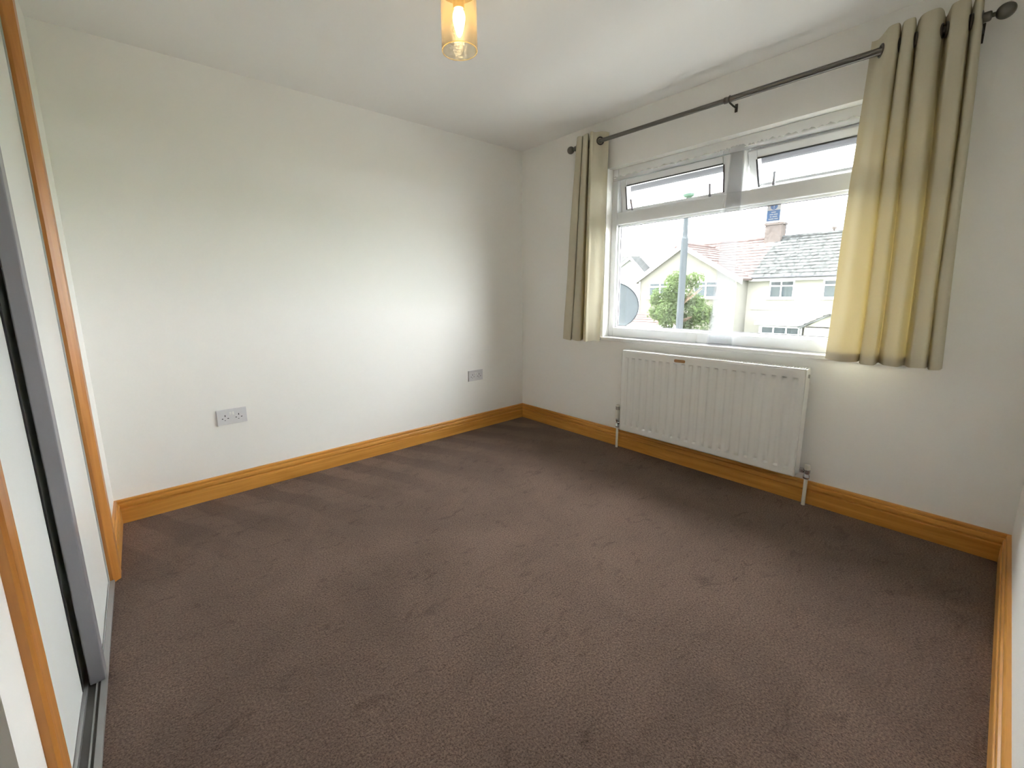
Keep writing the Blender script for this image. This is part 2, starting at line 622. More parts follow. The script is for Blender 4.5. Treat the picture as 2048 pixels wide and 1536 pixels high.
for k, segs in enumerate(([(-.011, .011)], [(-.020, -.002), (.001, .018)], [(-.019, .004), (.008, .016)], [(-.023, -.006), (-.003, .022)])):
    z = 1.517-k*.0115
    for a, b_ in segs:
        tx.box(GX-.0024, GX-.0018, -1.843+a, -1.843+b_, z-.0025, z+.0025)
tx.build('print_lines', M_stw, st)

# ------------------------------------------------------------------ sheer net curtains on a wire
def net(name, label, top, bot, zt, zb, wob, seed, ncol, nrow=14, amp=.008, freq=46):
    rn = random.Random(seed)
    ph = rn.random()*6
    # cumulative paths: lists of (y, x)
    def samp(path, t):
        k = t*(len(path)-1)
        i = min(int(k), len(path)-2)
        f = k-i
        return path[i][0]*(1-f)+path[i+1][0]*f, path[i][1]*(1-f)+path[i+1][1]*f
    vs_, fs = [], []
    for r_ in range(nrow+1):
        s = r_/nrow
        for c in range(ncol+1):
            t = c/ncol
            yt, xt = samp(top, t)
            yb, xb = samp(bot, t)
            e = s**1.15
            y = yt*(1-e)+yb*e
            x = xt*(1-s)+xb*s
            x += amp*(.55+.45*math.sin(3.1*t+seed))*math.sin(freq*t*6.28/10+ph+1.4*math.sin(t*9+s*.8))*(.5+.5*s)
            y += .004*math.sin(t*37+s*2)*(1-.5*s)
            z = zt*(1-s)+(zb+wob*math.sin(t*11+seed))*s
            vs_.append((x, y, z))
    for r_ in range(nrow):
        for c in range(ncol):
            a = r_*(ncol+1)+c
            fs.append((a, a+1, a+ncol+2, a+ncol+1))
    o = MB().add(vs_, fs).build(name, M_net, smooth=True, fix=False)
    tag(o, label, 'net curtain')
    # gathered heading and weighted hem
    h = MB()
    for c in range(ncol):
        a, b_ = Vector(vs_[c]), Vector(vs_[c+1])
        u = Vector((-.0015, 0, 0))
        jig = .004*math.sin(c*1.9)+.003*math.sin(c*.83)
        h.add([a+u+Vector((0, 0, .012+jig)), b_+u+Vector((0, 0, .012+.004*math.sin((c+1)*1.9)+.003*math.sin((c+1)*.83))), b_+u+Vector((0, 0, -.016)), a+u+Vector((0, 0, -.016))], [(0, 1, 2, 3)])
    h.build('heading', M_nethem, o, fix=False)
    g = MB()
    base = nrow*(ncol+1)
    for c in range(ncol):
        a, b_ = Vector(vs_[base+c]), Vector(vs_[base+c+1])
        u = Vector((-.0015, 0, 0))
        g.add([a+u+Vector((0, 0, .004)), b_+u+Vector((0, 0, .004)), b_+u, a+u], [(0, 1, 2, 3)])
    g.build('hem', mat('net_hem_thread', (.45, .46, .5), .8), o, fix=False)
    return o


NZ = 1.868
net('net_curtain', 'sheer white net curtain veiling the window half in front of the satellite dish',
    [(-.862, .045), (-1.55, .045), (-1.640, .04)], [(-.862, .045), (-1.25, .035), (-1.448, .030)], NZ, .790, .002, 3, 90)
NP = 9                            # passes of the gathered bunch
gt_ = [(-1.648, .036)]+[((-1.690 if k % 2 else -1.628), .030+.0023*k) for k in range(NP)]+[(-1.80, .046), (-2.10, .046), (-2.45, .046)]
gb_ = [(-1.512, .024)]+[((-1.722+.004*(k % 3) if k % 2 else -1.570-.006*(k % 4)), .016+.0038*k) for k in range(NP)]+[(-1.85, .044), (-2.15, .042), (-2.45, .040)]
net('net_curtain', 'sheer white net curtain bunched mid-window and running past the blue warning sticker',
    gt_, gb_, NZ, .790, .0015, 8, 28*(NP+3), amp=.0035)
wr_ = MB().tube([(.047, OY0+.01, NZ+.002), (.047, OY1-.01, NZ+.006)], .0018, 6).build('net_wire', M_rocker)
tag(wr_, 'thin white wire stretched across the window head carrying the net curtains', 'wire')

# ------------------------------------------------------------------ curtain pole
PX = -.088
ZL, ZR = 2.099, 2.073
pz = lambda y: ZL+(ZR-ZL)*(y+.62)/(-2.53+.62)
pole = thing('curtain_pole', (PX, -1.595, 2.0), 'dark pewter metal curtain pole with ball finials above the window', 'curtain pole')
MB().tube([(PX, -.64, pz(-.64)), (PX, -1.66, pz(-1.66))], .0125, 20).build('pole_section', M_pole, pole, smooth=False)
MB().tube([(PX, -1.63, pz(-1.63)), (PX, -2.525, pz(-2.525))], .0145, 20).build('pole_section', M_pole, pole, smooth=False)
for o in list(pole.children):
    smooth_by_angle(o)
MB().tube([(PX, -1.625, pz(-1.625)), (PX, -1.637, pz(-1.637))], .0158, 20).build('joint_collar', M_bronze, pole)
for ye, s in ((-.64, 1), (-2.525, -1)):
    prof = [(.0145, -.02), (.0165, -.018), (.0165, .012), (.0145, .016), (.0075, .018), (.0075, .026), (.011, .027)]
    k = 14
    for i in range(1, k):
        a = math.pi*(.12+.88*i/k)
        prof.append((max(.0004, .0255*math.sin(a)), .05-.0255*math.cos(a)))
    prof.append((.0003, .0755))
    f = MB().lathe([(r_, s*h) for r_, h in prof], (PX, ye, pz(ye)), 'Y', 28)
    smooth_by_angle(f.build('finial', M_pole, pole), 50)
for yb, hz in ((-.70, .024), (-1.652, .020), (-2.518, .034)):
    z = pz(yb)
    b = MB()
    b.obox((-.003, yb, z-.022), (1, 0, 0), (0, 1, 0), (0, 0, 1), .003, .0065, hz)
    b.tube([(-.004, yb, z-.022), (-.045, yb, z-.021), (PX, yb, z-.0165)], .0045, 10)
    b.torus((PX, yb, z), (0, 1, 0), .0162, .0022, 24, 8)
    b.build('bracket', M_bronze, pole)


# ------------------------------------------------------------------ eyelet curtains
def catmull(P, n):
    out = []
    P = [P[0]]+list(P)+[P[-1]]
    for i in range(1, len(P)-2):
        p0, p1, p2, p3 = P[i-1:i+3]
        for k in range(n):
            t = k/n
            out.append(tuple(.5*((2*p1[j])+(-p0[j]+p2[j])*t+(2*p0[j]-5*p1[j]+4*p2[j]-p3[j])*t*t+(-p0[j]+3*p1[j]-3*p2[j]+p3[j])*t**3) for j in (0, 1)))
    out.append(P[-2])
    return out


def curtain(label, top, bot, zt, zb, seed, sag=0):
    rn = random.Random(seed)
    n = 6
    A, B = catmull(top, n), catmull(bot, n)
    nc, nr = len(A), 40
    vs_, fs = [], []
    ph = [rn.uniform(0, 6.28) for _ in range(6)]
    for r_ in range(nr+1):
        s = r_/nr
        for c in range(nc):
            t = c/(nc-1)
            e = s**.9
            y = A[c][0]*(1-e)+B[c][0]*e
            x = A[c][1]*(1-e)+B[c][1]*e
            x += .006*math.sin(5*s+ph[0]+t*7)*s+.003*math.sin(13*s+ph[1]+t*19)*s
            y += .005*math.sin(4*s+ph[2]+t*5)*s*(1-s)*2
            z = zt*(1-s)+zb*s + (sag*t+.003*math.sin(t*23+ph[3]))*s + .0035*math.sin(t*31+ph[4])*(1-s)**6
            vs_.append((x, y, z))
    for r_ in range(nr):
        for c in range(nc-1):
            a = r_*nc+c
            fs.append((a, a+1, a+nc+1, a+nc))
    o = MB().add(vs_, fs).build('curtain', M_curtain, smooth=True, fix=False)
    tag(o, label, 'curtain')
    # turned-up hem: second layer behind the lowest 4 cm
    h = MB()
    k0 = nr-1
    hv, hf = [], []
    for r_ in (nr-1.15, nr):
        for c in range(nc):
            i0 = int(min(r_, nr-1e-6))
            f_ = r_-i0
            p = Vector(vs_[i0*nc+c]).lerp(Vector(vs_[min(i0+1, nr)*nc+c]), f_)
            q = Vector(vs_[i0*nc+min(c+1, nc-1)])-Vector(vs_[i0*nc+max(c-1, 0)])
            nn = Vector((-q.y, q.x, 0))
            if nn.length > 1e-6:
                nn.normalize()
            hv.append(p+nn*.0025)
    hf = [(c, c+1, nc+c+1, nc+c) for c in range(nc-1)]
    h.add(hv, hf).build('hem', M_hem, o, smooth=True, fix=False)
    # eyelet rings where the cloth crosses the pole
    for c in range(1, nc-1):
        if (A[c][1]-PX)*(A[c+1][1]-PX) <= 0 and A[c][1] != A[c+1][1]:
            f_ = (PX-A[c][1])/(A[c+1][1]-A[c][1])
            y = A[c][0]+(A[c+1][0]-A[c][0])*f_
            tg = Vector((A[c+1][1]-A[c][1], A[c+1][0]-A[c][0], 0)).normalized()
            nrm = Vector((tg.y, -tg.x, 0))
            MB().torus((PX, y, pz(y)), nrm, .0225, .0048, 26, 8).build('eyelet', M_bronze, o, smooth=True)
    return o


def ctrl(rows, v):
    return [(onx(u, v, x).y, x) for u, x in rows]


curtain('narrow cream eyelet curtain gathered at the window end beside the corner of the room',
        ctrl([(1155, -.06), (1154, -.115), (1157, -.13), (1163, -.13), (1166, -.115), (1167, -.05), (1166, -.115), (1169, -.13), (1174, -.13), (1177, -.115), (1179, -.05),
              (1180, -.12), (1184, -.135), (1190, -.118), (1200, -.09), (1210, -.06), (1218, -.04)], 280),
        ctrl([(1127, -.07), (1126, -.115), (1130, -.13), (1138, -.13), (1143, -.115), (1145, -.05), (1145, -.115), (1149, -.13), (1156, -.13), (1161, -.115), (1166, -.05),
              (1166, -.12), (1169, -.135), (1174, -.122), (1183, -.097), (1192, -.07), (1200, -.050)], 680),
        2.152, .757, 5)
T_ = [(1745, -.045), (1758, -.055), (1770, -.105), (1777, -.125), (1793, -.125), (1799, -.10), (1801, -.045), (1802, -.10), (1806, -.125), (1823, -.125), (1828, -.10), (1831, -.045),
      (1833, -.10), (1842, -.13), (1868, -.13), (1880, -.10), (1886, -.045), (1892, -.10), (1898, -.128), (1924, -.128), (1931, -.10), (1935, -.045), (1938, -.10), (1943, -.12), (1953, -.115), (1957, -.07)]
B_ = [(1648, -.065), (1660, -.085), (1675, -.105), (1688, -.112), (1704, -.112), (1714, -.095), (1717, -.045), (1718, -.10), (1723, -.125), (1744, -.125), (1751, -.10), (1756, -.042),
      (1762, -.10), (1769, -.128), (1790, -.128), (1798, -.10), (1808, -.038), (1817, -.10), (1823, -.128), (1846, -.128), (1853, -.10), (1855, -.045), (1857, -.10), (1862, -.122), (1880, -.118), (1886, -.07)]
curtain('wide cream eyelet curtain with glowing yellow folds beside the plain end of the radiator',
        ctrl(T_, 75), ctrl(B_, 728), 2.142, .775, 11)

# ------------------------------------------------------------------ radiator
RY0, RY1, RZ0, RZ1 = -2.120, -1.087, .158, .714
RXF, RXB = -.110, -.032
rad = thing('radiator', (-.07, -1.6, .158), 'white fluted panel radiator mounted on the wall under the window', 'radiator')
NF = 21
pitch = (RY1-RY0-.03)/NF
m_ = MB()
ys = []
FL = [(0, 0), (.14, 0), (.22, .12), (.30, .45), (.38, .85), (.46, 1), (.54, 1), (.62, .85), (.70, .45), (.78, .12), (.86, 0)]
for k in range(NF):
    y0 = RY0+.015+k*pitch
    ys += [(y0+pitch*f, d) for f, d in FL]
ys = [(RY0, 0), (RY0+.006, 0)]+ys+[(RY1-.015, 0), (RY1-.006, 0), (RY1, 0)]
zs_ = [RZ0, RZ0+.006, RZ0+.030, RZ0+.036, RZ0+.046, RZ0+.075, RZ1-.072, RZ1-.049, RZ1-.041, RZ1-.030, RZ1-.006, RZ1]
zd = [0, 0, 0, 0, 1, .42, .42, 1, 0, 0, 0, 0]
vs_ = []
for z, k in zip(zs_, zd):
    for y, d in ys:
        rim = 0.004 if (y in (RY0, RY1) or z in (RZ0, RZ1)) else 0
        vs_.append((RXF+.0105*d*k+rim, y, z))
ny = len(ys)
m_.add(vs_, [(i*ny+j, i*ny+j+1, (i+1)*ny+j+1, (i+1)*ny+j) for i in range(len(zs_)-1) for j in range(ny-1)])
fp = smooth_by_angle(m_.build('front_panel', M_rad, rad), 28)
MB().box(RXF+.012, RXF+.020, RY0+.004, RY1-.004, RZ0+.004, RZ1-.004).build('water_panel', M_rad, rad)
m_ = MB()
for k in range(40):
    y = RY0+.03+k*(RY1-RY0-.06)/39
    m_.box(RXF+.020, RXB-.004, y-.0012, y+.0012, RZ0+.03, RZ1-.02)
m_.build('convector_fins', M_rad, rad)
MB().box(RXB-.004, RXB, RY0+.01, RY1-.01, RZ0+.02, RZ1-.02).build('back_panel', M_rad, rad)
m_ = MB()
m_.box(RXF+.004, RXF+.016, RY0, RY1, RZ1-.002, RZ1+.004)
m_.box(RXB-.012, RXB, RY0, RY1, RZ1-.002, RZ1+.004)
ng = 76
for k in range(ng+1):
    y = RY0+k*(RY1-RY0)/ng
    m_.box(RXF+.016, RXB-.012, y-.0035, y+.0035, RZ1-.001, RZ1+.003)
m_.build('top_grille', M_rad, rad)
for y0, y1 in ((RY0-.003, RY0+.001), (RY1-.001, RY1+.003)):
    sp = MB().box(RXF+.006, RXB, y0, y1, RZ0+.004, RZ1+.003).build('side_panel', M_rad, rad, bevel=.0015)
MB().lathe([(.010, -.004), (.010, .006), (.007, .008), (.004, .008), (.004, .012), (.0005, .012)], (RXF+.045, RY0-.003, RZ1-.035), 'Y', 16, cap=True)\
    .build('air_vent', M_chrome, rad)
MB().box(-.030, 0, RY0+.18, RY0+.22, RZ0+.05, RZ1-.04).build('wall_bracket', M_rad, rad)
MB().box(-.030, 0, RY1-.22, RY1-.18, RZ0+.05, RZ1-.04).build('wall_bracket', M_rad, rad)
m_ = MB()
sy0, sy1, sz0, sz1, cr = -1.520, -1.452, RZ1-.035, RZ1-.017, .007
pl = []
for cy, cz, a0 in ((sy1-cr, sz1-cr, 0), (sy0+cr, sz1-cr, 90), (sy0+cr, sz0+cr, 180), (sy1-cr, sz0+cr, 270)):
    for k in range(5):
        a = R(a0+k*22.5)
        pl.append((RXF-.0008, cy+cr*math.cos(a), cz+cr*math.sin(a)))
m_.prism(pl, (.0008, 0, 0))
tag(m_.build('maker_sticker', M_sticker, rad), 'small rounded brown sticker')
# thermostatic valve end
vx, vy = -.046, -1.030
tv = MB()
tv.lathe([(.010, .150), (.013, .152), (.013, .165), (.0105, .168), (.0105, .196), (.014, .198), (.014, .216), (.012, .220)], (vx, vy, 0), 'Z', 16, cap=True)
tv.tube([(vx, vy, .185), (vx, vy-.025, .185), (vx, RY1+.0, .185)], .0105, 12)
tv.tube([(vx, vy-.022, .185), (vx, vy-.040, .185)], .014, 6)
tv = smooth_by_angle(tv.build('thermostatic_valve', M_chrome, rad))
hd = MB().lathe([(.0155, .216), (.0155, .222), (.0175, .226), (.0180, .255), (.0172, .270), (.0150, .276), (.0150, .309), (.013, .314), (.0005, .314)], (vx, vy, 0), 'Z', 24)
smooth_by_angle(hd.build('valve_head', M_pipe, tv))
sl = MB()
for k in range(10):
    a = 2*math.pi*k/10
    sl.obox((vx+.0150*math.cos(a), vy+.0150*math.sin(a), .292), (math.cos(a), math.sin(a), 0), (-math.sin(a), math.cos(a), 0), (0, 0, 1), .0008, .0018, .012)
sl.build('valve_slots', MATS['track_channel'], tv)
MB().tube([(vx, vy, 0), (vx, vy, .152)], .0085, 16).build('pipe', M_pipe, tv, smooth=False)
# lockshield elbow end
vy2, vx2 = -2.160, -.048
lv = MB()
lv.lathe([(.010, .143), (.0145, .146), (.0145, .160), (.012, .163), (.012, .175), (.0145, .177), (.0145, .192), (.010, .196)], (vx2, vy2, 0), 'Z', 16, cap=True)
lv.tube([(vx2, vy2, .184), (vx2, RY0-.016, .184)], .0095, 12)
lv.tube([(vx2, vy2+.014, .184), (vx2, vy2+.030, .184)], .0145, 6)
lv = smooth_by_angle(lv.build('lockshield_valve', M_chrome, rad))
MB().lathe([(.0125, .192), (.0125, .216), (.0105, .220), (.0005, .220)], (vx2, vy2, 0), 'Z', 18).build('valve_cap', M_pipe, lv, smooth=False)
MB().tube([(vx2, vy2, 0), (vx2, vy2, .145)], .0085, 16).build('pipe', M_pipe, lv)

# ------------------------------------------------------------------ double sockets
def socket(x0, label, on):
    z0, z1, x1 = .407, .493, x0+.146
    s = thing('double_socket', ((x0+x1)/2, 0, z0), label, 'socket')
    m = MB()
    m.prism([(x0, 0, z0), (x1, 0, z0), (x1, 0, z1), (x0, 0, z1)], (0, -.0055, 0))
    m.prism([(x0+.002, -.0055, z0+.002), (x1-.002, -.0055, z0+.002), (x1-.002, -.0055, z1-.002), (x0+.002, -.0055, z1-.002)], (0, -.0035, 0))
    m.build('face_plate', M_plastic, s)
    for cx in (x0+.040, x1-.040):
        h = MB()
        zc = z0+.030
        h.box(cx-.0022, cx+.0022, -.0093, -.0085, zc+.016, zc+.0255)
        for dx in (-.0135, .0135):
            h.box(cx+dx-.0036, cx+dx+.0036, -.0093, -.0085, zc+.003, zc+.0072)
        h.box(cx-.002-.003, cx-.002+.003, -.0093, -.0085, zc-.006, zc-.003)
        h.build('pin_holes', M_hole, s)
    for k, cx in enumerate((x0+.066, x1-.066)):
        rk = MB()
        t = .0035 if on[k] else .001
        rk.prism([(cx-.0045, -.009, z1-.034), (cx-.0045, -.0115-t, z1-.034), (cx-.0045, -.0115, z1-.025), (cx-.0045, -.0105, z1-.016), (cx-.0045, -.009, z1-.016)], (.009, 0, 0))
        rk.build('rocker_switch', M_rocker, s)
    return s


socket(-2.334, 'white double wall socket on the back wall nearer the wardrobe', (1, 0))
socket(-.607, 'white double wall socket on the back wall next to the window corner', (1, 1))

# ------------------------------------------------------------------ sliding wardrobe
wd_ = thing('sliding_wardrobe', (-L_-.3, -1.15, 0), 'built-in wardrobe with white sliding doors and grey metal stile in an oak surround', 'wardrobe')
IN0, IN1 = NR1-.01, FAR0+.01
MB().box(-L_-.072, -L_+.006, NR1, FAR0, 0, .004).build('bottom_track', M_track, wd_)
m_ = MB()
m_.box(-L_-.036, -L_-.020, NR1, FAR0, .0042, .0052)
m_.box(-L_-.014, -L_-.008, NR1, FAR0, .0042, .0052)
m_.build('track_channel', M_trackdark, wd_)
m_ = MB()
m_.box(-L_-.008, -L_+.006, NR1, FAR0, .004, .012)
m_.box(-L_-.018, -L_-.015, NR1, FAR0, .004, .011)
m_.box(-L_-.046, -L_-.038, NR1, FAR0, .004, .011)
m_.build('track_rail', M_track, wd_)
MB().box(-L_-.066, -L_-.012, NR1, FAR0, 2.07, 2.13).build('top_track', M_alu, wd_)
fd = MB().box(-L_-.030, -L_-.012, -1.115, IN1, .014, 2.08).build('sliding_door', M_door, wd_)
m_ = MB()
m_.box(-L_-.032, -L_+.002, -1.160, -1.118, .010, 2.085)
m_.box(-L_-.006, -L_+.002, -1.120, -1.108, .010, 2.085)
m_.build('handle_stile', M_alu, fd, bevel=.003)
MB().box(-L_-.014, -L_-.008, FAR0-.016, FAR0, .014, 2.08).build('edge_strip', mat('grey_edge_strip', (.42, .46, .46), .4), fd)
MB().box(-L_-.010, -L_-.0085, -1.108, FAR0-.016, .012, .020).build('bottom_strip', MATS['grey_edge_strip'], fd)
bd = MB().box(-L_-.064, -L_-.046, IN0, -1.06, .014, 2.08).build('sliding_door', M_door, wd_)
MB().box(-L_-.046, -L_-.0445, -1.178, -1.161, .014, 2.08).build('gap_shadow', M_seal_shade, bd)  # black strip painting the shadow between the stile and the rear door
m_ = MB()
m_.box(-3.46, -3.44, IN0-.05, IN1+.05, 0, 2.2)
m_.box(-3.46, -L_-.07, IN1+.03, IN1+.05, 0, 2.2)
m_.box(-3.46, -L_-.07, IN0-.05, IN0-.03, 0, 2.2)
m_.build('carcass', M_door, wd_)

# ------------------------------------------------------------------ pendant lamp
LX, LY, LZ = -1.651, -1.42, 1.915
lamp = thing('pendant_lamp', (LX, LY, H_), 'lit pendant lamp with clear crackled glass cylinder shade hanging from the ceiling', 'lamp')
smooth_by_angle(MB().lathe([(.0005, H_), (.05, H_), (.05, H_-.012), (.042, H_-.024), (.012, H_-.030), (.0005, H_-.030)], (LX, LY, 0), 'Z', 28).build('ceiling_rose', M_bronze, lamp))
MB().tube([(LX, LY, H_-.028), (LX, LY, 2.125)], .0035, 8).build('cord', M_bronze, lamp)
smooth_by_angle(MB().lathe([(.0005, 2.130), (.018, 2.128), (.020, 2.115), (.061, 2.108), (.062, 2.092), (.058, 2.090), (.022, 2.092), (.018, 2.040), (.0005, 2.040)], (LX, LY, 0), 'Z', 32).build('lamp_holder', M_bronze, lamp))


def crackle_glass():
    m = glass('crackled_glass', (.98, .95, .88), haze=.06, hcol=(1, .72, .34), rough=.05)
    nt = m.node_tree
    g = [n for n in nt.nodes if n.type == 'BSDF_GLOSSY'][0]
    tc = nt.nodes.new('ShaderNodeTexCoord')
    v = nt.nodes.new('ShaderNodeTexVoronoi')
    v.inputs['Scale'].default_value = 95
    v.feature = 'DISTANCE_TO_EDGE'
    bp = nt.nodes.new('ShaderNodeBump')
    bp.inputs['Strength'].default_value = .35
    bp.inputs['Distance'].default_value = .004
    nt.links.new(tc.outputs['Object'], v.inputs['Vector'])
    nt.links.new(v.outputs['Distance'], bp.inputs['Height'])
    nt.links.new(bp.outputs['Normal'], g.inputs['Normal'])
    return m


sh = MB().lathe([(.060, 2.100), (.060, LZ+.002), (.0585, LZ), (.0570, LZ+.002), (.0570, 2.100)], (LX, LY, 0), 'Z', 48)
smooth_by_angle(sh.build('glass_shade', crackle_glass(), lamp), 60)
M_rim = glass('shade_rim', (1, .93, .78), haze=.3, hcol=(1, .82, .5))
MB().torus((LX, LY, LZ+.001), (0, 0, 1), .0585, .0018, 48, 8).build('shade_rim', M_rim, lamp, smooth=True)
M_bulb = mat('glowing_bulb', (1, .9, .7), .3, emit=(1, .74, .36), estr=1.3)
bp_ = [(.0005, 1.958), (.004, 1.959), (.009, 1.966), (.014, 1.982), (.0185, 2.000), (.0205, 2.012), (.0200, 2.024), (.0165, 2.034), (.012, 2.041)]
MB().lathe(bp_, (LX, LY, 0), 'Z', 24).build('bulb', M_bulb, lamp, smooth=True)

# ------------------------------------------------------------------ outside: own wall, eaves, dish
GZ = -3.0
M_eaves = mat('grey_upvc', (.085, .085, .098), .5, spec=.1)
S(MB().box(.145, .50, -3.6, .9, 1.945, 1.965).build('trim_4', M_eaves))                     # eaves soffit board
gt = MB()
n_ = 12
prof = [(.535+.055*math.cos(math.pi+math.pi*k/n_), 1.94+.055*math.sin(math.pi+math.pi*k/n_)) for k in range(n_+1)]
prof += [(.535+.050*math.cos(-math.pi*k/n_), 1.942+.050*math.sin(-math.pi*k/n_)) for k in range(n_+1)]
gt.prism([(x, -3.6, z) for x, z in prof], (0, 4.5, 0))
S(gt.build('trim_5', M_eaves))                                                           # gutter
dish = thing('satellite_dish', (.15, -.66, .80), 'pale grey mesh satellite dish fixed to the outside wall by the window', 'satellite dish')
M_dish = glass('dish_mesh', (.8, .85, .9), haze=0)
md_ = cloth('perforated_dish', (.062, .074, .083), (.03, .037, .043), .3, .965, 900, 0)
dc = onx(1224, 612, .36)
dax = Vector((.86, .38, .22)).normalized()
du = dax.cross(Vector((0, 0, 1))).normalized()
dv = du.cross(dax)
m_ = MB()
nr, na = 8, 40
vs_ = [dc-dax*.045]
for i in range(1, nr+1):
    for k in range(na):
        a = 2*math.pi*k/na
        rr = i/nr
        vs_.append(dc+du*.205*rr*math.cos(a)+dv*.190*rr*math.sin(a)-dax*.045*(1-rr*rr))
fs = [(0, 1+k, 1+(k+1) % na) for k in range(na)]
fs += [(1+(i-1)*na+k, 1+i*na+k, 1+i*na+(k+1) % na, 1+(i-1)*na+(k+1) % na) for i in range(1, nr) for k in range(na)]
m_.add(vs_, fs).build('reflector', md_, dish, smooth=True, fix=False)
rimp = [dc+du*.205*math.cos(2*math.pi*k/48)+dv*.190*math.sin(2*math.pi*k/48) for k in range(49)]
MB().tube(rimp, .004, 6, cap=False).build('rim', mat('dish_grey', (.03, .036, .042), .5, spec=0), dish, smooth=True)
MB().tube([dc-dax*.04, dc-dax*.09, (.16, dc.y+.05, dc.z-.06)], .016, 10).box(.145, .160, dc.y+.0, dc.y+.10, dc.z-.14, dc.z+.02).build('wall_mount', MATS['dish_grey'], dish)
MB().tube([dc-dv*.185, dc-dv*.18+dax*.16, dc-dv*.10+dax*.30], .008, 8).build('feed_arm', MATS['dish_grey'], dish)
MB().tube([dc-dv*.10+dax*.30, dc-dv*.05+dax*.24], .022, 12).build('receiver', MATS['dish_grey'], dish)

# ------------------------------------------------------------------ outside: street and houses
M_grass = mat('lawn', (.05, .09, .025), .9, spec=0, noise=.3, nscale=3)
M_road = mat('asphalt', (.09, .09, .09), .9, spec=0, noise=.15, nscale=20)
M_pave = mat('pavement', (.28, .27, .25), .9, spec=0, noise=.1, nscale=6)
S(MB().box(-30, 120, -70, 90, GZ-.3, GZ).build('ground_lawn', M_grass))
S(MB().box(9, 15, -70, 90, GZ, GZ+.02).build('ground_road', M_road))
S(MB().box(15, 17, -70, 90, GZ, GZ+.08).box(7, 9, -70, 90, GZ, GZ+.08).build('ground_pavement', M_pave))
S(MB().box(.3, 7, -25, 25, GZ, GZ+.03).build('ground_bounce', mat('grey_concrete', (.085, .085, .082), .9, spec=0, noise=.1, nscale=4)))  # unseen drive, added to bounce daylight up onto the ceiling
M_cream = mat('cream_render', (.15, .144, .124), .9, spec=0, noise=.05, nscale=2, bump=.3, bscale=60)
M_beige = mat('beige_render', (.085, .081, .069), .9, spec=0, noise=.05, nscale=2, bump=.3, bscale=60)
M_white = mat('white_render', (.20, .20, .20), .9, spec=0, noise=.04, nscale=2)
M_fascia = mat('white_fascia', (.40, .40, .40), .5, spec=.1)
M_tile_g = mat('grey_roof_tile', (.029, .0305, .0305), .9, spec=0, noise=.6, nscale=5)
M_tile_p = mat('pink_roof_tile', (.056, .042, .040), .9, spec=0, noise=.3, nscale=5)
M_brick = mat('chimney_brick', (.045, .038, .035), .9, spec=0, noise=.35, nscale=9)
M_clay = mat('clay_pot', (.30, .13, .07), .8, spec=0)
M_gutter = mat('grey_gutter', (.03, .03, .033), .5, spec=0)
M_pane = mat('dark_window_glass', (.016, .022, .025), .2, spec=.15)
M_blind = mat('pale_blind', (.035, .042, .043), .8, spec=0)


def roof_tiles(name, m, parent, e0, e1, up, ntile, ncourse, seed, thick=.03):
    """overlapping tile courses on the slope spanned by eave e0-e1 and vector up (eave to ridge)"""
    rn = random.Random(seed)
    e0, e1, up = Vector(e0), Vector(e1), Vector(up)
    al = e1-e0
    nrm = al.cross(up).normalized()
    if nrm.z < 0:
        nrm = -nrm
    mb = MB()
    for r_ in range(ncourse):
        off = .5 if r_ % 2 else 0
        for k in range(-1 if off else 0, ntile):
            a0 = max(0, (k+off+.03)/ntile)
            a1 = min(1, (k+off+.97)/ntile)
            if a1-a0 < .2/ntile:
                continue
            b0, b1 = r_/ncourse, min(1, (r_+1.15)/ncourse)
            lift = thick*(.8+rn.random()*.7)
            p = [e0+al*a0+up*b0, e0+al*a1+up*b0, e0+al*a1+up*b1, e0+al*a0+up*b1]
            hi = [p[0]+nrm*(lift+.012), p[1]+nrm*(lift+.012), p[2]+nrm*.012, p[3]+nrm*.012]
            mb.add(p[:2]+hi, [(2, 3, 4, 5), (0, 1, 3, 2)])
    o = mb.build(name, m, parent, fix=False)
    tag(o, kind='stuff')
    return o


def roof_deck(name, m, parent, e0, e1, up, t=.12):
    e0, e1, up = Vector(e0), Vector(e1), Vector(up)
    nrm = (e1-e0).cross(up).normalized()
    if nrm.z < 0:
        nrm = -nrm
    return MB().prism([e0, e1, e1+up, e0+up], -nrm*t).build(name, m, parent)


def hwin(parent, x, y0, y1, z0, z1, splits=(.5,), trans=.72, sill=True, blind=False):
    """casement window on a wall facing -X at plane x"""
    f = .07
    m = MB()
    m.box(x-.05, x+.02, y0, y1, z0, z0+f).box(x-.05, x+.02, y0, y1, z1-f, z1)
    m.box(x-.05, x+.02, y0, y0+f, z0+f, z1-f).box(x-.05, x+.02, y1-f, y1, z0+f, z1-f)
    cuts = [y0+f]
    for s in splits:
        c = y0+(y1-y0)*s
        m.box(x-.05, x+.02, c-f/2, c+f/2, z0+f, z1-f)
        cuts += [c-f/2, c+f/2]
    cuts.append(y1-f)
    zt = z0+(z1-z0)*trans
    if trans:
        m.box(x-.05, x+.02, y0+f, y1-f, zt-f/2, zt+f/2)
    if sill:
        m.box(x-.14, x+.02, y0-.1, y1+.1, z0-.08, z0)
    w_ = m.build('window', M_fascia, parent)
    for i in range(0, len(cuts), 2):
        for a, b_ in (((z0+f), zt-f/2), (zt+f/2, z1-f)) if trans else ((z0+f, z1-f),):
            MB().box(x-.015, x-.005, cuts[i], cuts[i+1], a, b_).build('pane', M_pane, w_)
        if blind:
            MB().box(x-.022, x-.017, cuts[i]+.03, cuts[i+1]-.12, z0+f, zt-f/2).build('blind', M_blind, w_)
    return w_


EAV = 1.86
D = 25.0
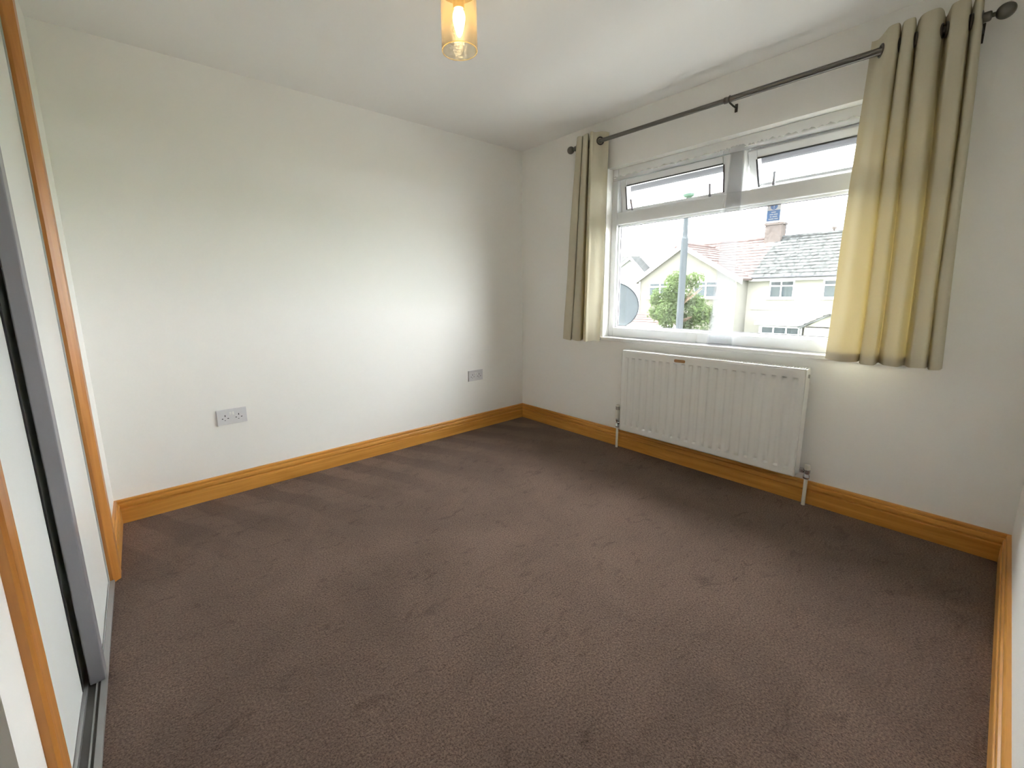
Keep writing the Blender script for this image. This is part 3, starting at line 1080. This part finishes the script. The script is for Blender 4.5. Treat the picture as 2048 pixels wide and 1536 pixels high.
# grey-roofed semi on the right
hr = thing('semi_detached_house', (D, 2, GZ), 'cream rendered house with a mottled grey tiled roof and brick chimney across the street', 'house')
PY = 6.95                     # party line
MB().box(D, D+7, -5.5, PY, GZ, EAV).build('wall', M_cream, hr)
SL = Vector((3.85, 0, 2.42))
roof_deck('roof_deck', M_tile_g, hr, (D-.35, -5.8, EAV-.10), (D-.35, PY, EAV-.10), SL)
roof_tiles('roof_tiles', M_tile_g, hr, (D-.35, -5.8, EAV-.10), (D-.35, PY, EAV-.10), SL, 38, 13, 1)
roof_deck('roof_deck', M_tile_g, hr, (D+7.35, -5.8, EAV-.10), (D+7.35, PY, EAV-.10), (-3.85, 0, 2.42))
MB().prism([(D, -5.5, EAV), (D+7, -5.5, EAV), (D+3.5, -5.5, EAV+2.2)], (0, .2, 0)).build('gable', M_cream, hr)
MB().tube([(D+3.5, -5.8, EAV+2.36), (D+3.5, PY, EAV+2.36)], .11, 8).build('ridge_tiles', M_tile_g, hr)
MB().box(D-.40, D-.34, -5.8, PY, EAV-.30, EAV-.08).build('fascia', M_fascia, hr)
MB().box(D-.34, D+.02, -5.8, PY, EAV-.30, EAV-.27).build('soffit', M_fascia, hr)
MB().tube([(D-.46, -5.8, EAV-.12), (D-.46, PY, EAV-.12)], .06, 8).build('gutter', M_gutter, hr)
hwin(hr, D, 4.80, 6.00, .60, 1.56, (.52,), .70, blind=True)
hwin(hr, D, 2.35, 3.55, .60, 1.56, (.52,), .70, blind=True)
hwin(hr, D, -3.4, -1.6, .60, 1.56, (.5,), .70)
MB().box(D-.02, D, 4.9, PY-.1, -.09, -.05).build('string_course', M_beige, hr)
# ground-floor bay with flat canopy
MB().box(D-.75, D, 4.05, 6.10, GZ, -.84).build('bay', M_white, hr)
MB().box(D-1.05, D, 3.95, 6.25, -.84, -.68).box(D-.95, D, 4.0, 6.2, -.60, -.50).box(D-.90, D, 4.0, 6.2, -.68, -.60).build('canopy', M_fascia, hr)
hwin(hr, D-.75, 4.15, 6.0, -1.95, -.90, (.33, .66), .60, sill=True)
# porch with tiled lean-to roof
MB().box(D-1.6, D, 1.2, 3.75, GZ, -.78).build('porch_wall', M_cream, hr)
pu = Vector((0, -1.25, .72))
roof_deck('porch_roof', M_tile_g, hr, (D-1.75, 4.0, -.84), (D, 4.0, -.84), pu, .08)
roof_tiles('porch_tiles', M_tile_g, hr, (D-1.75, 4.0, -.84), (D, 4.0, -.84), pu, 7, 5, 5)
roof_deck('porch_roof', M_tile_g, hr, (D-1.75, 1.5, -.84), (D, 1.5, -.84), (0, 1.25, .72), .08)
MB().prism([(D-1.6, 3.75, -.84), (D-1.6, 1.75, -.84), (D-1.6, 2.75, -.14)], (.1, 0, 0)).build('porch_gable', M_cream, hr)
# chimney on the ridge
ch = MB().box(D+3.1, D+3.95, 6.66, 7.55, EAV+1.9, 4.98).box(D+3.04, D+4.01, 6.60, 7.61, 4.98, 5.12).build('chimney_stack', M_brick, hr)
for y in (6.9, 7.3):
    MB().lathe([(.11, 5.12), (.10, 5.30), (.12, 5.32), (.12, 5.36), (.09, 5.36), (.09, 5.15)], (D+3.5, y, 0), 'Z', 14).build('chimney_pot', M_fascia, ch)
MB().box(D+2.75, D+3.1, 6.56, 7.65, EAV+1.75, EAV+1.98).build('lead_flashing', M_fascia, ch)
MB().lathe([(.05, 4.22), (.05, 4.40), (.12, 4.42), (.13, 4.52), (.05, 4.58)], (D+3.5, 4.15, 0), 'Z', 10, cap=True).build('roof_vent', M_brick, hr)
ae = MB().tube([(D+3.5, 6.55, 4.4), (D+3.5, 6.55, 6.05)], .018, 6)
ae.tube([(D+3.2, 6.9, 6.0), (D+3.8, 6.2, 6.0)], .014, 6)
for k in range(6):
    p = Vector((D+3.2, 6.9, 6.0)).lerp(Vector((D+3.8, 6.2, 6.0)), k/5)
    ae.tube([p+Vector((.2, .17, 0)), p-Vector((.2, .17, 0))], .010, 5)
ae.tube([(D+3.5, 6.55, 4.75), (D+3.5, 6.2, 4.80)], .016, 6)
ae.build('television_aerial', M_gutter, hr)

# pink-roofed semi with projecting gable wing
hl = thing('gabled_house', (D, 10, GZ), 'beige rendered house with pink roof tiles and a projecting white-edged gable wing', 'house')
WX = 23.4
WY0, WY1 = 7.12, 13.25
WP = 10.3
MB().box(D, D+7, PY, 13.25, GZ, EAV).build('wall', M_cream, hl)
roof_deck('roof_deck', M_tile_p, hl, (D-.35, PY, EAV-.10), (D-.35, 13.5, EAV-.10), SL)
roof_tiles('roof_tiles', M_tile_p, hl, (D-.35, PY, EAV-.10), (D-.35, 13.5, EAV-.10), SL, 20, 13, 2)
roof_deck('roof_deck', M_tile_p, hl, (D+7.35, PY, EAV-.10), (D+7.35, 13.5, EAV-.10), (-3.85, 0, 2.42))
MB().tube([(D+3.5, PY, EAV+2.36), (D+3.5, 13.5, EAV+2.36)], .11, 8).build('ridge_tiles', M_tile_p, hl)
wing = MB()
PKZ = 3.72
wing.prism([(WX, WY0, GZ), (WX, WY1, GZ), (WX, WY1, 1.80), (WX, WP, PKZ-.05), (WX, WY0, 1.80)], (D+1-WX, 0, 0))
wing.build('wing_wall', M_beige, hl)
uR = Vector((0, WP-(WY0-.35), PKZ+.12-1.66))
uL = Vector((0, WP-(WY1+.35), PKZ+.12-1.66))
for e, u, sd_ in (((WY0-.35), uR, 3), ((WY1+.35), uL, 4)):
    roof_deck('wing_roof', M_tile_p, hl, (WX-.25, e, 1.66), (D+2.6, e, 1.66), u, .08)
    roof_tiles('wing_tiles', M_tile_p, hl, (WX-.25, e, 1.66), (D+2.6, e, 1.66), u, 13, 12, sd_)
    # white bargeboard following the verge
    p0 = Vector((WX-.27, e, 1.66))
    p1 = p0+u
    MB().prism([p0+Vector((0, 0, .03)), p1+Vector((0, 0, .03)), p1-Vector((0, 0, .26)), p0-Vector((0, 0, .26))], (.05, 0, 0)).build('bargeboard', M_fascia, hl)
MB().tube([(WX-.25, WP, PKZ+.16), (D+2.6, WP, PKZ+.16)], .09, 8).build('ridge_tiles', M_tile_p, hl)
hwin(hl, WX, 10.9, 12.45, .66, 1.62, (.5,), .72)
hwin(hl, WX, 8.1, 9.5, .66, 1.62, (.5,), .72)
MB().tube([(WX-.08, WY1-.15, GZ), (WX-.08, WY1-.15, 1.70)], .05, 8).build('downpipe', M_fascia, hl)
# ground-floor lean-to
MB().box(WX-1.5, WX, 9.6, 13.4, GZ, -1.05).build('lean_to_wall', M_white, hl)
lu = Vector((1.75, 0, .62))
roof_deck('lean_to_roof', M_tile_p, hl, (WX-1.7, 9.4, -.98), (WX-1.7, 13.6, -.98), lu, .08)
roof_tiles('lean_to_tiles', M_tile_p, hl, (WX-1.7, 9.4, -.98), (WX-1.7, 13.6, -.98), lu, 14, 5, 6)
MB().box(WX-1.74, WX-1.68, 9.4, 13.6, -1.12, -.94).build('lean_to_fascia', M_fascia, hl)
hwin(hl, WX-1.5, 10.0, 13.0, -2.1, -1.16, (.25, .5, .75), 0, sill=True)

# white house further along
hw = thing('white_gabled_house', (27, 19, GZ), 'white rendered house with a grey tiled roof beyond the gabled house', 'house')
FXX = 26.0
MB().prism([(FXX, 14.45, GZ), (FXX, 17.6, GZ), (FXX, 17.6, 2.3), (FXX, 15.45, 3.45), (FXX, 14.45, 2.45)], (1.2, 0, 0)).build('wall', M_white, hw)
MB().prism([(FXX+1.2, 16.3, 2.3), (FXX+1.2, 26, 2.3), (FXX+3.6, 26, 3.98), (FXX+3.6, 17.0, 3.98)], (0, 0, -.12)).build('roof_deck', M_tile_g, hw)
roof_tiles('roof_tiles', M_tile_g, hw, (FXX-.25, 17.9, 2.05), (FXX+1.2, 17.9, 2.05), (0, -2.45, 1.55), 5, 9, 9)
roof_deck('roof_deck', M_tile_g, hw, (FXX-.25, 17.9, 2.05), (FXX+1.2, 17.9, 2.05), (0, -2.45, 1.55), .1)
roof_deck('roof_deck', M_tile_g, hw, (FXX-.25, 14.2, 2.35), (FXX+1.2, 14.2, 2.35), (0, 1.25, 1.25), .1)
MB().box(FXX, FXX+7, 17.6, 26, GZ, 2.2).build('side_wall', M_white, hw)
MB().prism([(FXX-.28, 14.2, 2.36), (FXX-.28, 15.45, 3.61), (FXX-.28, 15.45, 3.40), (FXX-.28, 14.2, 2.15)], (.05, 0, 0))\
    .prism([(FXX-.28, 17.9, 2.06), (FXX-.28, 15.45, 3.61), (FXX-.28, 15.45, 3.40), (FXX-.28, 17.9, 1.85)], (.05, 0, 0)).build('bargeboard', M_fascia, hw)

# street lamp column
lp = thing('street_lamp', (16, 6.57, GZ), 'grey street lamp column rising in front of the gabled house', 'street lamp')
M_gal = mat('galvanised_steel', (.028, .032, .035), .6, spec=0, metal=0)
MB().lathe([(.16, GZ), (.15, -.5), (.145, .4), (.145, 3.30), (.12, 3.36), (.105, 3.42), (.100, 4.16), (.13, 4.18), (.13, 4.30), (.06, 4.32), (.05, 5.0)], (16, 6.57, 0), 'Z', 14, cap=True).build('column', M_gal, lp)
MB().lathe([(.06, 4.95), (.20, 5.02), (.24, 5.10), (.19, 5.24), (.06, 5.32)], (16, 6.52, 0), 'Z', 16, cap=True).build('lantern', mat('green_lantern', (.02, .045, .032), .4), lp)


# tree in front of the gable
def tree(base, cx, cy, cz, rx, ry, rz, nleaf, seed, label):
    rn = random.Random(seed)
    t = thing('garden_tree', base, label, 'tree')
    b = Vector(base)
    br = MB().tube([b, b+Vector((.05, .02, 1.2)), Vector((cx, cy, cz-rz*.3)), Vector((cx, cy, cz+rz*.5))], [.14, .11, .08, .03], 8)
    for k in range(9):
        a = rn.uniform(0, 6.28)
        st_ = Vector((cx, cy, cz-rz*.5+rn.random()*rz*.7))
        br.tube([st_, st_+Vector((rx*.7*math.cos(a), ry*.7*math.sin(a), rz*rn.uniform(.1, .5)))], [.04, .012], 6)
    br.build('trunk', mat('tree_bark', (.09, .065, .045), .9, spec=0), t)
    clumps = []
    for k in range(46):
        while True:
            p = Vector((rn.uniform(-1, 1), rn.uniform(-1, 1), rn.uniform(-1, 1)))
            if .35 < p.length < 1:
                break
        clumps.append((Vector((cx+p.x*rx*.85, cy+p.y*ry*.85, cz+p.z*rz*.85)), rn.uniform(.26, .5)))
    lf = MB()
    for k in range(nleaf):
        c, r_ = rn.choice(clumps)
        d = Vector((rn.gauss(0, 1), rn.gauss(0, 1), rn.gauss(0, 1))).normalized()
        p = c+d*r_*rn.random()**.35
        n = (d+Vector((rn.gauss(0, .5), rn.gauss(0, .5), rn.gauss(.4, .5)))).normalized()
        a = n.orthogonal().normalized()
        a = Matrix.Rotation(rn.uniform(0, 6.28), 3, n) @ a
        bb = n.cross(a)
        s = rn.uniform(.05, .10)
        lf.add([p-a*s, p+bb*s*.5+n*.01, p+a*s, p-bb*s*.5+n*.01], [(0, 1, 2, 3)])
    o = lf.build('foliage', cloth('tree_leaves', (.038, .055, .022), (.044, .064, .024), .35, 1, 5, 0), t, fix=False)
    tag(o, kind='stuff')


tree((17.2, 7.1, GZ), 17.2, 7.1, .35, 1.35, 1.5, 1.75, 9000, 4, 'bushy light green tree growing in front of the gabled house')
